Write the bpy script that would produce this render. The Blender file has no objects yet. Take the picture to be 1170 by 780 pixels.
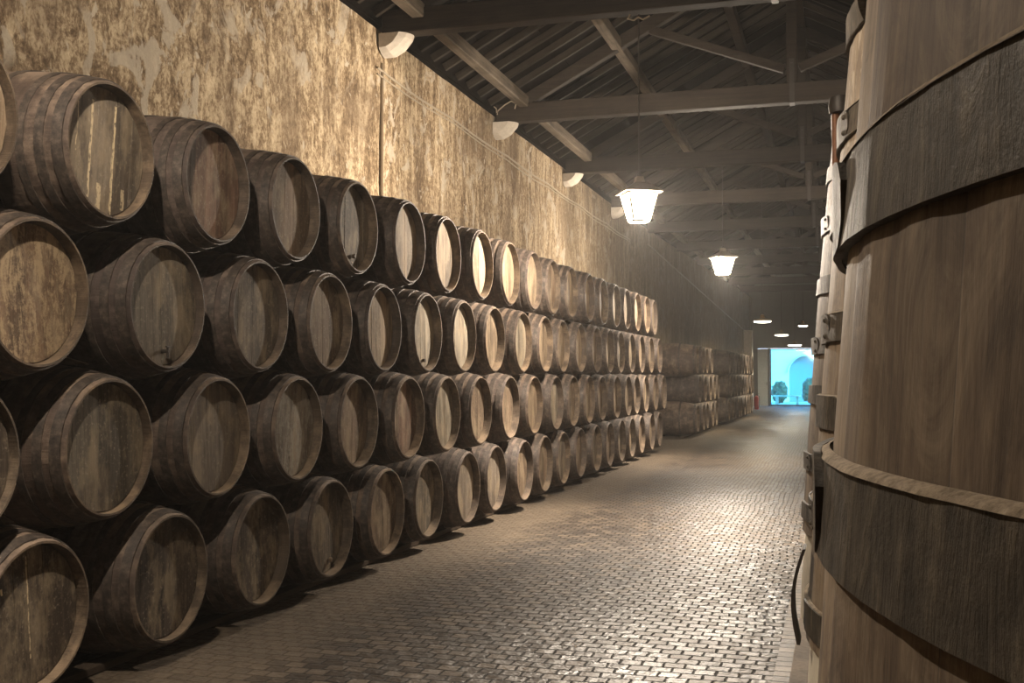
import bpy, bmesh, math, random
from math import sin, cos, pi, sqrt, atan2, radians
from mathutils import Vector, Matrix, noise
random.seed(7)
scn = bpy.context.scene
COL = scn.collection
CAM_H = 1.6

# ------------------------------------------------------------------ helpers
def tag(o, label=None, cat=None, group=None, kind=None):
    if label: o['label'] = label
    if cat: o['category'] = cat
    if group: o['group'] = group
    if kind: o['kind'] = kind
    return o

def empty(name, loc, rz=0.0):
    o = bpy.data.objects.new(name, None)
    o.empty_display_size = .1
    COL.objects.link(o)
    o.location = loc
    o.rotation_euler = (0, 0, rz)
    return o

def mesh_of(bm, name, mats, smooth=False, angle=None):
    me = bpy.data.meshes.new(name)
    bmesh.ops.recalc_face_normals(bm, faces=bm.faces)
    if smooth:
        for f in bm.faces: f.smooth = True
        if angle:
            for e in bm.edges:
                if len(e.link_faces) == 2 and e.calc_face_angle(0) > angle: e.smooth = False
    bm.to_mesh(me); bm.free()
    for m in (mats if isinstance(mats, (list, tuple)) else [mats]): me.materials.append(m)
    return me

def link(name, me, parent=None, loc=(0, 0, 0), rot=(0, 0, 0)):
    o = bpy.data.objects.new(name, me)
    COL.objects.link(o)
    o.parent = parent
    o.location = loc; o.rotation_euler = rot
    return o

def obj(name, bm, mats, parent=None, loc=(0, 0, 0), rot=(0, 0, 0), smooth=False, angle=radians(35)):
    return link(name, mesh_of(bm, name, mats, smooth, angle), parent, loc, rot)

def struct(name, bm, mats, **k):
    o = obj(name, bm, mats, **k); o['kind'] = 'structure'; return o

def box(bm, lo, hi, mi=0, bevel=0, mat=None):
    g = bmesh.ops.create_cube(bm, size=1)
    vs = g['verts']
    for v in vs:
        v.co = Vector([(lo[i] + hi[i]) / 2 + v.co[i] * (hi[i] - lo[i]) for i in range(3)])
    fs = list({f for v in vs for f in v.link_faces})
    for f in fs: f.material_index = mi
    if bevel:
        es = list({e for f in fs for e in f.edges})
        r = bmesh.ops.bevel(bm, geom=es, offset=bevel, segments=1, affect='EDGES')
        vs = list({v for f in r['faces'] for v in f.verts} | {v for v in vs if v.is_valid})
    if mat is not None: bmesh.ops.transform(bm, matrix=mat, verts=vs)
    return vs

def bar(bm, a, b, w, h, up=(0, 0, 1), ext=0, bevel=0, mi=0):
    """rectangular bar from a to b, w wide, h tall along up"""
    a = Vector(a); b = Vector(b); d = (b - a); L = d.length; d.normalize()
    up = Vector(up); s = d.cross(up).normalized(); u = s.cross(d).normalized()
    M = Matrix((d, s, u)).transposed().to_4x4(); M.translation = (a + b) / 2
    box(bm, (-L / 2 - ext, -w / 2, -h / 2), (L / 2 + ext, w / 2, h / 2), mi, bevel, M)

def tube(bm, pts, r, n=8, mi=0, cap=True):
    pts = [Vector(p) for p in pts]; rings = []
    for i, p in enumerate(pts):
        d = (pts[min(i + 1, len(pts) - 1)] - pts[max(i - 1, 0)]).normalized()
        ref = Vector((0, 0, 1)) if abs(d.z) < .9 else Vector((1, 0, 0))
        s = d.cross(ref).normalized(); u = s.cross(d)
        rr = r[i] if isinstance(r, (list, tuple)) else r
        rings.append([bm.verts.new(p + (s * cos(2 * pi * k / n) + u * sin(2 * pi * k / n)) * rr) for k in range(n)])
    for a, b in zip(rings, rings[1:]):
        for k in range(n):
            f = bm.faces.new((a[k], a[(k + 1) % n], b[(k + 1) % n], b[k])); f.material_index = mi
    if cap:
        bm.faces.new(rings[0][::-1]).material_index = mi; bm.faces.new(rings[-1]).material_index = mi

def lathe(bm, prof, n=32, axis='Z', mi=0, cap0=False, cap1=False, fn=None, mis=None):
    rings = []
    for (t, r) in prof:
        ring = []
        for k in range(n):
            a = 2 * pi * k / n
            rr = r if fn is None else fn(t, r, a, k)
            if axis == 'Z': c = (rr * cos(a), rr * sin(a), t)
            else: c = (t, rr * cos(a), rr * sin(a))
            ring.append(bm.verts.new(c))
        rings.append(ring)
    for i, (a, b) in enumerate(zip(rings, rings[1:])):
        for k in range(n):
            f = bm.faces.new((a[k], a[(k + 1) % n], b[(k + 1) % n], b[k]))
            f.material_index = mis[i] if mis else mi
    if cap0: bm.faces.new(rings[0][::-1]).material_index = mi
    if cap1: bm.faces.new(rings[-1]).material_index = mi
    return rings

# ------------------------------------------------------------------ materials
class NT:
    def __init__(s, name, rough=.8, metal=0.0, spec=.5):
        s.m = bpy.data.materials.new(name); s.m.use_nodes = True
        s.t = s.m.node_tree; s.n = s.t.nodes
        s.b = s.n['Principled BSDF']; s.b.inputs['Roughness'].default_value = rough
        s.b.inputs['Metallic'].default_value = metal
        s.b.inputs['Specular IOR Level'].default_value = spec
    def L(s, a, b): s.t.links.new(a, b)
    def node(s, typ, **k):
        x = s.n.new(typ)
        for a, v in k.items(): setattr(x, a, v)
        return x
    def put(s, sock, v):
        if hasattr(v, 'default_value') or hasattr(v, 'is_output'): s.L(v, sock)
        else: sock.default_value = v
    def coord(s, scale=(1, 1, 1), kind='Object', loc=(0, 0, 0)):
        c = s.node('ShaderNodeTexCoord'); mp = s.node('ShaderNodeMapping')
        mp.inputs['Scale'].default_value = scale; mp.inputs['Location'].default_value = loc
        s.L(c.outputs[kind], mp.inputs['Vector']); return mp.outputs[0]
    def world(s, scale=(1, 1, 1)):
        g = s.node('ShaderNodeNewGeometry'); mp = s.node('ShaderNodeMapping')
        mp.inputs['Scale'].default_value = scale
        s.L(g.outputs['Position'], mp.inputs['Vector']); return mp.outputs[0]
    def rand(s): return s.node('ShaderNodeObjectInfo').outputs['Random']
    def ocol(s): return s.node('ShaderNodeObjectInfo').outputs['Color']
    def offs(s, vec, amount=37.0):
        m = s.math('MULTIPLY', s.rand(), amount)
        v = s.node('ShaderNodeVectorMath', operation='ADD'); s.L(vec, v.inputs[0]); s.L(m, v.inputs[1]); return v.outputs[0]
    def noise(s, vec, scale=5, detail=5, rough=.6, dist=0, out='Fac'):
        x = s.node('ShaderNodeTexNoise'); s.L(vec, x.inputs['Vector'])
        x.inputs['Scale'].default_value = scale; x.inputs['Detail'].default_value = detail
        x.inputs['Roughness'].default_value = rough; x.inputs['Distortion'].default_value = dist
        return x.outputs[out]
    def ramp(s, fac, stops, interp='LINEAR'):
        r = s.node('ShaderNodeValToRGB'); s.L(fac, r.inputs[0]); r.color_ramp.interpolation = interp
        e = r.color_ramp.elements
        while len(e) < len(stops): e.new(.5)
        for q, (p, c) in zip(e, stops):
            q.position = p; q.color = (c, c, c, 1) if isinstance(c, (int, float)) else (*c, 1)
        return r.outputs[0]
    def math(s, op, a, b=0.0, clamp=False):
        x = s.node('ShaderNodeMath', operation=op); x.use_clamp = clamp
        s.put(x.inputs[0], a); s.put(x.inputs[1], b); return x.outputs[0]
    def mix(s, fac, a, b, blend='MIX'):
        x = s.node('ShaderNodeMix', data_type='RGBA', blend_type=blend)
        s.put(x.inputs['Factor'], fac)
        for q, v in ((x.inputs['A'], a), (x.inputs['B'], b)):
            if isinstance(v, tuple): q.default_value = (*v, 1) if len(v) == 3 else v
            else: s.L(v, q)
        return x.outputs['Result']
    def bump(s, h, strength=.5, dist=.01, prev=None):
        b = s.node('ShaderNodeBump'); b.inputs['Strength'].default_value = strength
        b.inputs['Distance'].default_value = dist; s.L(h, b.inputs['Height'])
        if prev is not None: s.L(prev, b.inputs['Normal'])
        return b.outputs[0]
    def done(s, col=None, nor=None, rough=None):
        if col is not None: s.put(s.b.inputs['Base Color'], (*col, 1) if isinstance(col, tuple) and len(col) == 3 else col)
        if nor is not None: s.L(nor, s.b.inputs['Normal'])
        if rough is not None: s.put(s.b.inputs['Roughness'], rough)
        return s.m

def plain(name, col, rough=.6, metal=0):
    s = NT(name, rough, metal)
    n = s.noise(s.coord(), 14, 4)
    c = s.mix(n, tuple(x * .7 for x in col), tuple(min(1, x * 1.2) for x in col))
    return s.done(c, s.bump(n, .2, .004))

# cask staves: object X is the cask axis, staves told apart by the angle round it
def cask_material(name, dark, light, dust):
    s = NT(name, .72, spec=.35)
    c = s.coord(); sp = s.node('ShaderNodeSeparateXYZ'); s.L(c, sp.inputs[0])
    ang = s.math('ARCTAN2', sp.outputs['Z'], sp.outputs['Y'])
    st = s.math('FLOOR', s.math('MULTIPLY', s.math('ADD', ang, 3.1416), 24 / 6.2832))
    w = s.node('ShaderNodeTexWhiteNoise', noise_dimensions='2D')
    cb = s.node('ShaderNodeCombineXYZ'); s.L(st, cb.inputs[0]); s.L(s.rand(), cb.inputs[1]); s.L(cb.outputs[0], w.inputs['Vector'])
    cyl = s.node('ShaderNodeCombineXYZ')
    s.L(s.math('MULTIPLY', sp.outputs['X'], 1.4), cyl.inputs[0]); s.L(s.math('MULTIPLY', ang, 9), cyl.inputs[1]); s.L(s.math('MULTIPLY', s.rand(), 31), cyl.inputs[2])
    grain = s.noise(cyl.outputs[0], 2.6, 6, .7)
    # hoop-wise wear: bands that run round the cask
    rg = s.node('ShaderNodeCombineXYZ'); s.L(s.math('MULTIPLY', sp.outputs['X'], 26), rg.inputs[0]); s.L(s.math('MULTIPLY', ang, .8), rg.inputs[1]); s.L(s.math('MULTIPLY', s.rand(), 17), rg.inputs[2])
    ring = s.noise(rg.outputs[0], 1.0, 4, .6)
    base = s.mix(s.math('ADD', s.math('MULTIPLY', w.outputs['Value'], .25), s.math('MULTIPLY', grain, .75)), dark, light)
    base = s.mix(s.ramp(ring, [(.35, .0), (.7, .55)]), base, tuple(x * .55 for x in dark))
    blot = s.noise(s.offs(c), 5.5, 7, .7)
    base = s.mix(s.ramp(blot, [(.47, 0.0), (.78, .7)]), base, dust)
    g_ = s.node('ShaderNodeNewGeometry'); gz = s.node('ShaderNodeSeparateXYZ'); s.L(g_.outputs['Normal'], gz.inputs[0])
    up = s.ramp(s.math('ADD', gz.outputs['Z'], s.math('MULTIPLY', s.math('SUBTRACT', blot, .5), 1.2)), [(.60, 0.0), (.98, .45)])
    base = s.mix(up, base, dust)
    # each cask has weathered to its own tone
    base = s.mix(1.0, base, s.ramp(s.rand(), [(0, (.8, .76, .78)), (.5, (1.0, .95, .9)), (1, (1.18, 1.08, .98))]), 'MULTIPLY')
    fine = s.noise(s.offs(c), 60, 3, .6)
    nb = s.bump(s.math('ADD', grain, s.math('MULTIPLY', ring, .6)), .6, .008)
    nb = s.bump(fine, .35, .003, nb)
    return s.done(base, nb, s.ramp(blot, [(.3, .55), (.7, .85)]))

M = {}
M['stave'] = cask_material('stained_cask_oak', (.034, .026, .023), (.118, .089, .073), (.30, .24, .19))
M['chime'] = cask_material('worn_chime_oak', (.042, .032, .024), (.125, .095, .068), (.33, .26, .185))

def hoop_material():
    s = NT('rusted_hoop_iron', .62, .25)
    c = s.offs(s.coord()); n = s.noise(c, 22, 6, .7)
    col = s.ramp(n, [(.3, (.026, .021, .018)), (.52, (.068, .052, .042)), (.72, (.15, .115, .088))])
    return s.done(col, s.bump(n, .5, .004))
M['hoop'] = hoop_material()

def head_material(name, marks=None, mott=None):
    """cask head boards: vertical grain (local Z up, Y across); tone comes from the object's own colour"""
    s = NT(name, .78, spec=.3)
    c = s.coord(); sp = s.node('ShaderNodeSeparateXYZ'); s.L(c, sp.inputs[0])
    brd = s.math('FLOOR', s.math('MULTIPLY', s.math('ADD', sp.outputs['Y'], s.math('MULTIPLY', s.rand(), .05)), 1 / .115))
    w = s.node('ShaderNodeTexWhiteNoise', noise_dimensions='2D'); cb = s.node('ShaderNodeCombineXYZ')
    s.L(brd, cb.inputs[0]); s.L(s.rand(), cb.inputs[1]); s.L(cb.outputs[0], w.inputs['Vector'])
    g = s.coord((1, 30, 1.6)); grain = s.noise(s.offs(g), 1.3, 7, .72)
    fib = s.noise(s.offs(s.coord((1, 120, 5))), 1.0, 3, .6)
    blot = s.noise(s.offs(s.coord((1, 1.6, .8))), 4.0, 7, .68)
    spk = s.noise(s.offs(c), 45, 4, .7)
    t = s.math('ADD', s.math('MULTIPLY', grain, .6), s.math('ADD', s.math('MULTIPLY', fib, .2), s.math('MULTIPLY', w.outputs['Value'], .22)))
    tone = s.ramp(t, [(.30, .34), (.5, .85), (.70, 1.6)])
    col = s.mix(1.0, s.ocol(), tone, 'MULTIPLY')
    col = s.mix(s.ramp(blot, [(.47, 0.0), (.60, .6)]), col, (.30, .235, .155))
    col = s.mix(s.ramp(spk, [(.56, 0.0), (.70, .55)]), col, (.36, .30, .22))
    col = s.mix(s.ramp(s.noise(s.offs(s.coord((1, 2.2, .7)), 91), 3.2, 5, .6), [(.50, 0.0), (.68, .7)]), col, (.05, .036, .026))
    if mott:
        a_ = s.noise(s.coord((1, 7, 1.8)), 3.0, 8, .75, .6); b_ = s.noise(s.coord((1, 1, 1)), 24, 6, .8)
        m_ = s.math('ADD', s.math('MULTIPLY', a_, .6), s.math('MULTIPLY', b_, .4))
        col = s.mix(s.ramp(m_, [(.48, 0.0), (.56, .85)]), col, mott)
    if marks:
        for (y, wd, z0, z1, a) in marks:
            wob = s.math('MULTIPLY', s.math('SUBTRACT', s.noise(s.coord((1, 1, 9)), 1.2, 3), .5), .02)
            dy = s.math('ABSOLUTE', s.math('SUBTRACT', s.math('ADD', sp.outputs['Y'], wob), y))
            m = s.math('LESS_THAN', dy, wd)
            m = s.math('MULTIPLY', m, s.math('GREATER_THAN', sp.outputs['Z'], z0))
            m = s.math('MULTIPLY', m, s.math('LESS_THAN', sp.outputs['Z'], z1))
            m = s.math('MULTIPLY', m, s.ramp(s.noise(s.coord((1, 20, 14)), 2, 4), [(.38, 0.0), (.5, a)]))
            col = s.mix(m, col, (.55, .44, .28))
    return s.done(col, s.bump(t, .5, .004))
M['head'] = head_material('cask_head_oak')
M['head_drip'] = head_material('cask_head_oak_with_drips', [(-.105, .008, -.26, .24, 1), (.075, .009, -.31, .26, 1), (-.02, .018, -.31, -.17, .9), (.17, .014, -.27, -.16, .8), (-.21, .004, -.05, .2, .7)])
M['head_mottled'] = head_material('cask_head_oak_mottled', mott=(.40, .30, .185))
M['head_mould'] = head_material('cask_head_oak_mouldy', mott=(.27, .245, .20))
M['head_trickle'] = head_material('cask_head_oak_with_trickle', [(-.01, .004, -.2, .28, .9), (-.17, .006, .14, .17, .9)])
M['head_run'] = head_material('cask_head_oak_with_run', [(.0, .006, -.2, .25, .6), (.05, .005, -.25, .1, .5)])

def vat_wood():
    s = NT('vat_staves', .7, spec=.35)
    c = s.coord(); sp = s.node('ShaderNodeSeparateXYZ'); s.L(c, sp.inputs[0])
    ang = s.math('ARCTAN2', sp.outputs['Y'], sp.outputs['X'])
    n_st = 52
    q = s.math('MULTIPLY', s.math('ADD', ang, 3.1416), n_st / 6.2832)
    st = s.math('FLOOR', q); fr = s.math('FRACT', q)
    w = s.node('ShaderNodeTexWhiteNoise', noise_dimensions='2D'); cb = s.node('ShaderNodeCombineXYZ')
    s.L(st, cb.inputs[0]); s.L(s.rand(), cb.inputs[1]); s.L(cb.outputs[0], w.inputs['Vector'])
    cy = s.node('ShaderNodeCombineXYZ'); s.L(s.math('MULTIPLY', ang, 17), cy.inputs[0])
    s.L(s.math('ADD', s.math('MULTIPLY', sp.outputs['Z'], 1.1), s.math('MULTIPLY', w.outputs['Value'], 9)), cy.inputs[1])
    grain = s.noise(cy.outputs[0], 1.0, 8, .72, 1.8)
    cy2 = s.node('ShaderNodeCombineXYZ'); s.L(s.math('MULTIPLY', ang, 130), cy2.inputs[0]); s.L(s.math('MULTIPLY', sp.outputs['Z'], 4), cy2.inputs[1])
    fib = s.noise(cy2.outputs[0], 1.0, 4, .6)
    cyb = s.node('ShaderNodeCombineXYZ'); s.L(s.math('MULTIPLY', ang, 7), cyb.inputs[0]); s.L(s.math('MULTIPLY', sp.outputs['Z'], 3.2), cyb.inputs[1])
    blot = s.noise(cyb.outputs[0], 1.0, 6, .65)
    t = s.math('ADD', s.math('MULTIPLY', grain, .55), s.math('ADD', s.math('MULTIPLY', fib, .28), s.math('MULTIPLY', w.outputs['Value'], .2)))
    col = s.ramp(t, [(.3, (.060, .042, .028)), (.5, (.170, .122, .083)), (.70, (.33, .25, .17))])
    col = s.mix(s.ramp(blot, [(.45, 0.0), (.75, .5)]), col, (.105, .075, .052))
    wear = s.noise(s.coord((2.2, 2.2, 1.6)), 2.6, 9, .75, 1.2)
    col = s.mix(s.ramp(wear, [(.50, 0.0), (.66, .55)]), col, (.33, .26, .18))
    col = s.mix(s.ramp(wear, [(.36, .6), (.47, 0.0)]), col, (.055, .040, .030))
    lime = s.noise(s.coord((6, 6, 2.4)), 1.6, 8, .72, 1.5)
    hi = s.ramp(s.math('MULTIPLY', sp.outputs['Z'], .5), [(.82, 0.0), (.95, 1.0)])
    col = s.mix(s.math('MULTIPLY', s.ramp(lime, [(.50, 0.0), (.56, .75)]), hi), col, (.50, .42, .32))
    seam = s.ramp(fr, [(0, 1.0), (.02, 0.0)])
    col = s.mix(s.math('MULTIPLY', seam, .8), col, (.02, .014, .01))
    h = s.math('SUBTRACT', t, s.math('MULTIPLY', seam, 1.2))
    return s.done(col, s.bump(h, .7, .006))
M['vat'] = vat_wood()

def vat_hoop_mat():
    s = NT('vat_hoop_iron', .62, .1, .4)
    c = s.coord(); n = s.noise(s.coord((3, 3, .8)), 5, 8, .7, 1.0)
    f = s.noise(s.coord((30, 30, 4)), 2.0, 5, .65)
    p = s.noise(s.coord(), 26, 5, .7)
    t = s.math('ADD', s.math('MULTIPLY', n, .55), s.math('ADD', s.math('MULTIPLY', f, .2), s.math('MULTIPLY', p, .25)))
    col = s.ramp(t, [(.38, (.03, .026, .021)), (.52, (.085, .070, .053)), (.66, (.22, .18, .13))])
    return s.done(col, s.bump(t, .9, .012))
M['vat_hoop'] = vat_hoop_mat()

def dust_mat():
    s = NT('settled_dust', .95, spec=.1)
    n = s.noise(s.coord(), 60, 5, .7)
    return s.done(s.ramp(n, [(.3, (.14, .11, .08)), (.7, (.42, .34, .25))]), s.bump(n, .8, .004))
M['dust'] = dust_mat()

def wall_material():
    s = NT('stained_lime_plaster', .9, spec=.15)
    big = s.noise(s.world((1, .55, .5)), 1.5, 6, .62, .4)
    mid = s.noise(s.world((1, 1.25, .85)), 3.6, 9, .74, .9)
    runs = s.noise(s.world((1, 5.0, .6)), 1.3, 7, .72, .6)
    fine = s.noise(s.world((1, 1.3, .95)), 19, 8, .78, .4)
    g = s.node('ShaderNodeNewGeometry'); sp = s.node('ShaderNodeSeparateXYZ'); s.L(g.outputs['Position'], sp.inputs[0])
    # vertical water runs get stronger further along
    k = s.ramp(s.math('DIVIDE', sp.outputs['Y'], 20), [(.25, .12), (.6, .55)])
    a_ = s.math('ADD', s.math('MULTIPLY', mid, s.math('SUBTRACT', 1.0, k)), s.math('MULTIPLY', runs, k))
    t = s.math('ADD', s.math('MULTIPLY', a_, .62), s.math('MULTIPLY', fine, .38))
    col = s.ramp(t, [(.40, (.075, .049, .028)), (.46, (.165, .112, .064)), (.50, (.29, .21, .128)), (.54, (.49, .385, .25)), (.62, (.66, .54, .37))])
    pk = s.noise(s.world((1, 1.0, .8)), 2.6, 6, .6, 1.0)
    col = s.mix(s.math('MULTIPLY', s.ramp(pk, [(.555, 0.0), (.585, .8)]), s.ramp(big, [(.42, 0.0), (.52, 1.0)])), col, (.47, .405, .315))
    fl = s.noise(s.world((1, 1.6, 1.0)), 4.6, 3, .5, .6)
    col = s.mix(s.ramp(fl, [(.66, 0.0), (.68, .8)]), col, (.56, .49, .38))
    col = s.mix(s.ramp(big, [(.33, .65), (.50, 0.0)]), col, (.15, .105, .068))
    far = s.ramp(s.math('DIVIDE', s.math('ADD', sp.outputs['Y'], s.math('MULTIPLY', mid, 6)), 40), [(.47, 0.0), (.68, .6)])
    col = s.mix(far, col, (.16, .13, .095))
    h = s.math('ADD', s.math('MULTIPLY', mid, .9), s.math('ADD', s.math('MULTIPLY', fine, .5), s.math('MULTIPLY', s.ramp(pk, [(.555, 0.0), (.585, .4)]), .6)))
    return s.done(col, s.bump(h, .8, .035))
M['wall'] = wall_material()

def floor_material():
    s = NT('worn_wood_block_paving', .5, spec=.38)
    g = s.node('ShaderNodeNewGeometry')
    wob = s.noise(g.outputs['Position'], .9, 2, .5, 0, 'Color')
    v1 = s.node('ShaderNodeVectorMath', operation='SUBTRACT'); s.L(wob, v1.inputs[0]); v1.inputs[1].default_value = (.5, .5, .5)
    v2 = s.node('ShaderNodeVectorMath', operation='SCALE'); s.L(v1.outputs[0], v2.inputs[0]); v2.inputs['Scale'].default_value = .10
    wob2 = s.noise(g.outputs['Position'], 14, 2, .5, 0, 'Color')
    v3 = s.node('ShaderNodeVectorMath', operation='SUBTRACT'); s.L(wob2, v3.inputs[0]); v3.inputs[1].default_value = (.5, .5, .5)
    v4 = s.node('ShaderNodeVectorMath', operation='SCALE'); s.L(v3.outputs[0], v4.inputs[0]); v4.inputs['Scale'].default_value = .02
    a1 = s.node('ShaderNodeVectorMath', operation='ADD'); s.L(g.outputs['Position'], a1.inputs[0]); s.L(v2.outputs[0], a1.inputs[1])
    a2 = s.node('ShaderNodeVectorMath', operation='ADD'); s.L(a1.outputs[0], a2.inputs[0]); s.L(v4.outputs[0], a2.inputs[1])
    def brick(vec, msize, smooth, bias=0.0):
        b = s.node('ShaderNodeTexBrick'); s.L(vec, b.inputs['Vector'])
        b.offset = .5; b.squash = 1.0
        b.inputs['Scale'].default_value = 1.0; b.inputs['Brick Width'].default_value = .118; b.inputs['Row Height'].default_value = .098
        b.inputs['Mortar Size'].default_value = msize; b.squash_frequency = 2; b.inputs['Mortar Smooth'].default_value = smooth; b.inputs['Bias'].default_value = bias
        b.inputs['Color1'].default_value = (0, 0, 0, 1); b.inputs['Color2'].default_value = (1, 1, 1, 1); b.inputs['Mortar'].default_value = (.5, .5, .5, 1)
        return b
    b = brick(a2.outputs[0], .0085, .5)
    hsh = brick(a2.outputs[0], .0, 0)
    n = s.noise(g.outputs['Position'], 30, 6, .7)
    big = s.noise(g.outputs['Position'], .8, 6, .65)
    tone = s.math('ADD', s.math('MULTIPLY', hsh.outputs['Color'], .5), s.math('MULTIPLY', n, .5))
    col = s.ramp(tone, [(.2, (.024, .0175, .0125)), (.5, (.060, .044, .031)), (.85, (.150, .112, .076))])
    col = s.mix(s.ramp(big, [(.38, .0), (.65, .5)]), col, (.06, .045, .034))
    joint = b.outputs['Fac']
    # joints turn fainter towards the casks
    sp = s.node('ShaderNodeSeparateXYZ'); s.L(g.outputs['Position'], sp.inputs[0])
    xx = s.math('ADD', sp.outputs['X'], s.math('MULTIPLY', s.math('SUBTRACT', big, .5), 2.4))
    side = s.ramp(s.math('DIVIDE', s.math('MULTIPLY', xx, -1.0), 4.0), [(.45, 0.0), (.85, 1.0)])
    jt = s.math('MULTIPLY', joint, s.math('SUBTRACT', 1.0, s.math('MULTIPLY', side, .45)))
    col = s.mix(jt, col, (.010, .007, .005))
    pale = s.ramp(s.math('DIVIDE', s.math('MULTIPLY', s.math('ADD', sp.outputs['X'], s.math('MULTIPLY', s.math('SUBTRACT', big, .5), .8)), -1.0), 4.0), [(.70, 0.0), (.80, .65)])
    col = s.mix(pale, col, s.ramp(n, [(.3, (.07, .053, .036)), (.7, (.20, .153, .105))]))
    hgt = s.math('SUBTRACT', s.math('MULTIPLY', hsh.outputs['Color'], .45), s.math('MULTIPLY', jt, 1.0))
    nb = s.bump(hgt, 1.0, .012)
    nb = s.bump(s.noise(g.outputs['Position'], 8, 3, .6), .8, .03, nb)
    nb = s.bump(n, .2, .004, nb)
    rough = s.math('ADD', s.ramp(tone, [(.2, .36), (.8, .56)]), s.math('ADD', s.math('MULTIPLY', joint, .35), s.math('MULTIPLY', side, .25)))
    return s.done(col, nb, rough)
M['floor'] = floor_material()

def kerb_material():
    s = NT('paving_border_blocks', .5)
    g = s.node('ShaderNodeNewGeometry')
    sp = s.node('ShaderNodeSeparateXYZ'); s.L(g.outputs['Position'], sp.inputs[0])
    q = s.math('MULTIPLY', s.math('ADD', sp.outputs['Y'], s.math('MULTIPLY', s.noise(s.world((0, 1, 0)), 6, 2), .05)), 1 / .105)
    w = s.node('ShaderNodeTexWhiteNoise', noise_dimensions='1D'); s.L(s.math('FLOOR', q), w.inputs['W'])
    seam = s.ramp(s.math('ABSOLUTE', s.math('SUBTRACT', s.math('FRACT', q), .5)), [(.42, 0.0), (.47, 1.0)])
    n = s.noise(g.outputs['Position'], 30, 5, .7)
    col = s.ramp(s.math('ADD', s.math('MULTIPLY', w.outputs['Value'], .5), s.math('MULTIPLY', n, .5)), [(.2, (.07, .05, .035)), (.8, (.21, .16, .11))])
    col = s.mix(seam, col, (.012, .009, .006))
    return s.done(col, s.bump(s.math('SUBTRACT', n, s.math('MULTIPLY', seam, 2.0)), .8, .006))
M['kerb'] = kerb_material()

def strip_material():
    s = NT('trodden_screed', .75)
    n = s.noise(s.world(), 3, 9, .7); f = s.noise(s.world(), 40, 4, .7)
    col = s.ramp(s.math('ADD', s.math('MULTIPLY', n, .7), s.math('MULTIPLY', f, .3)), [(.35, (.10, .07, .045)), (.6, (.24, .18, .12))])
    return s.done(col, s.bump(s.math('ADD', n, f), .5, .008))
M['strip'] = strip_material()

def timber(name, dark, light, ax=0, rough=.75, spec=.12):
    s = NT(name, rough, spec=spec)
    sc = [22, 22, 22]; sc[ax] = 1.2
    g = s.noise(s.offs(s.coord(tuple(sc))), 1.0, 7, .7, .4)
    b = s.noise(s.offs(s.coord()), 2.4, 5, .65)
    col = s.ramp(s.math('ADD', s.math('MULTIPLY', g, .65), s.math('MULTIPLY', b, .35)), [(.3, dark), (.7, light)])
    return s.done(col, s.bump(g, .5, .006))
M['beam'] = timber('smoke_darkened_beam', (.014, .011, .009), (.050, .038, .028), 0)
M['rafter'] = timber('old_rafter', (.010, .008, .006), (.046, .036, .027), 0)
M['purlin'] = timber('limewashed_purlin', (.03, .024, .018), (.20, .16, .118), 1)
M['board'] = timber('roof_underside_boards', (.004, .0033, .003), (.014, .0115, .0095), 0, .95, 0.0)
M['iron'] = plain('blackened_iron', (.05, .042, .036), .5, .4)
M['stone'] = plain('pale_corbel_stone', (.52, .46, .38), .85)
M['white_stone'] = plain('whitewashed_masonry', (.62, .55, .43), .85)
M['cap_metal'] = plain('lantern_sheet_metal', (.30, .25, .18), .45, .4)
M['copper'] = plain('dull_copper', (.20, .085, .04), .55, .3)
M['cable'] = plain('limewashed_cable', (.34, .28, .20), .8)
M['darkwood'] = timber('dark_timber', (.03, .022, .016), (.08, .06, .045), 1)
M['endwall'] = plain('grey_end_wall', (.10, .095, .09), .9)
M['doorpaint'] = plain('pale_painted_door', (.50, .50, .46), .6)
M['red'] = plain('red_enamel', (.55, .04, .05), .4)
M['brass'] = plain('tarnished_brass', (.35, .22, .10), .4, .6)
M['facade'] = plain('white_rendered_facade', (.75, .78, .80), .9)
M['cobble'] = plain('courtyard_stone', (.35, .36, .36), .9)
M['leaf'] = plain('shrub_leaves', (.05, .10, .06), .7)

def emit(name, col, st, transp=0.0):
    s = NT(name)
    e = s.node('ShaderNodeEmission'); e.inputs['Color'].default_value = (*col, 1); e.inputs['Strength'].default_value = st
    out = s.n['Material Output']
    if transp:
        t = s.node('ShaderNodeBsdfTransparent'); mx = s.node('ShaderNodeMixShader'); mx.inputs[0].default_value = transp
        s.L(e.outputs[0], mx.inputs[1]); s.L(t.outputs[0], mx.inputs[2]); s.L(mx.outputs[0], out.inputs['Surface'])
    else: s.L(e.outputs[0], out.inputs['Surface'])
    return s.m
M['lamp_glass'] = emit('frosted_lantern_glass', (1.0, .88, .66), 9, .6)
M['diffuser'] = emit('lamp_diffuser', (1.0, .94, .80), 9)
def tinted():
    s = NT('blue_tinted_glass', .05)
    t = s.node('ShaderNodeBsdfTransparent'); t.inputs[0].default_value = (.34, .80, .95, 1)
    gl = s.node('ShaderNodeBsdfGlossy'); gl.inputs['Roughness'].default_value = .05; gl.inputs[0].default_value = (.7, .9, 1, 1)
    mx = s.node('ShaderNodeMixShader'); mx.inputs[0].default_value = .06
    s.L(t.outputs[0], mx.inputs[1]); s.L(gl.outputs[0], mx.inputs[2]); s.L(mx.outputs[0], s.n['Material Output'].inputs['Surface'])
    return s.m
M['tint'] = tinted()

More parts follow.
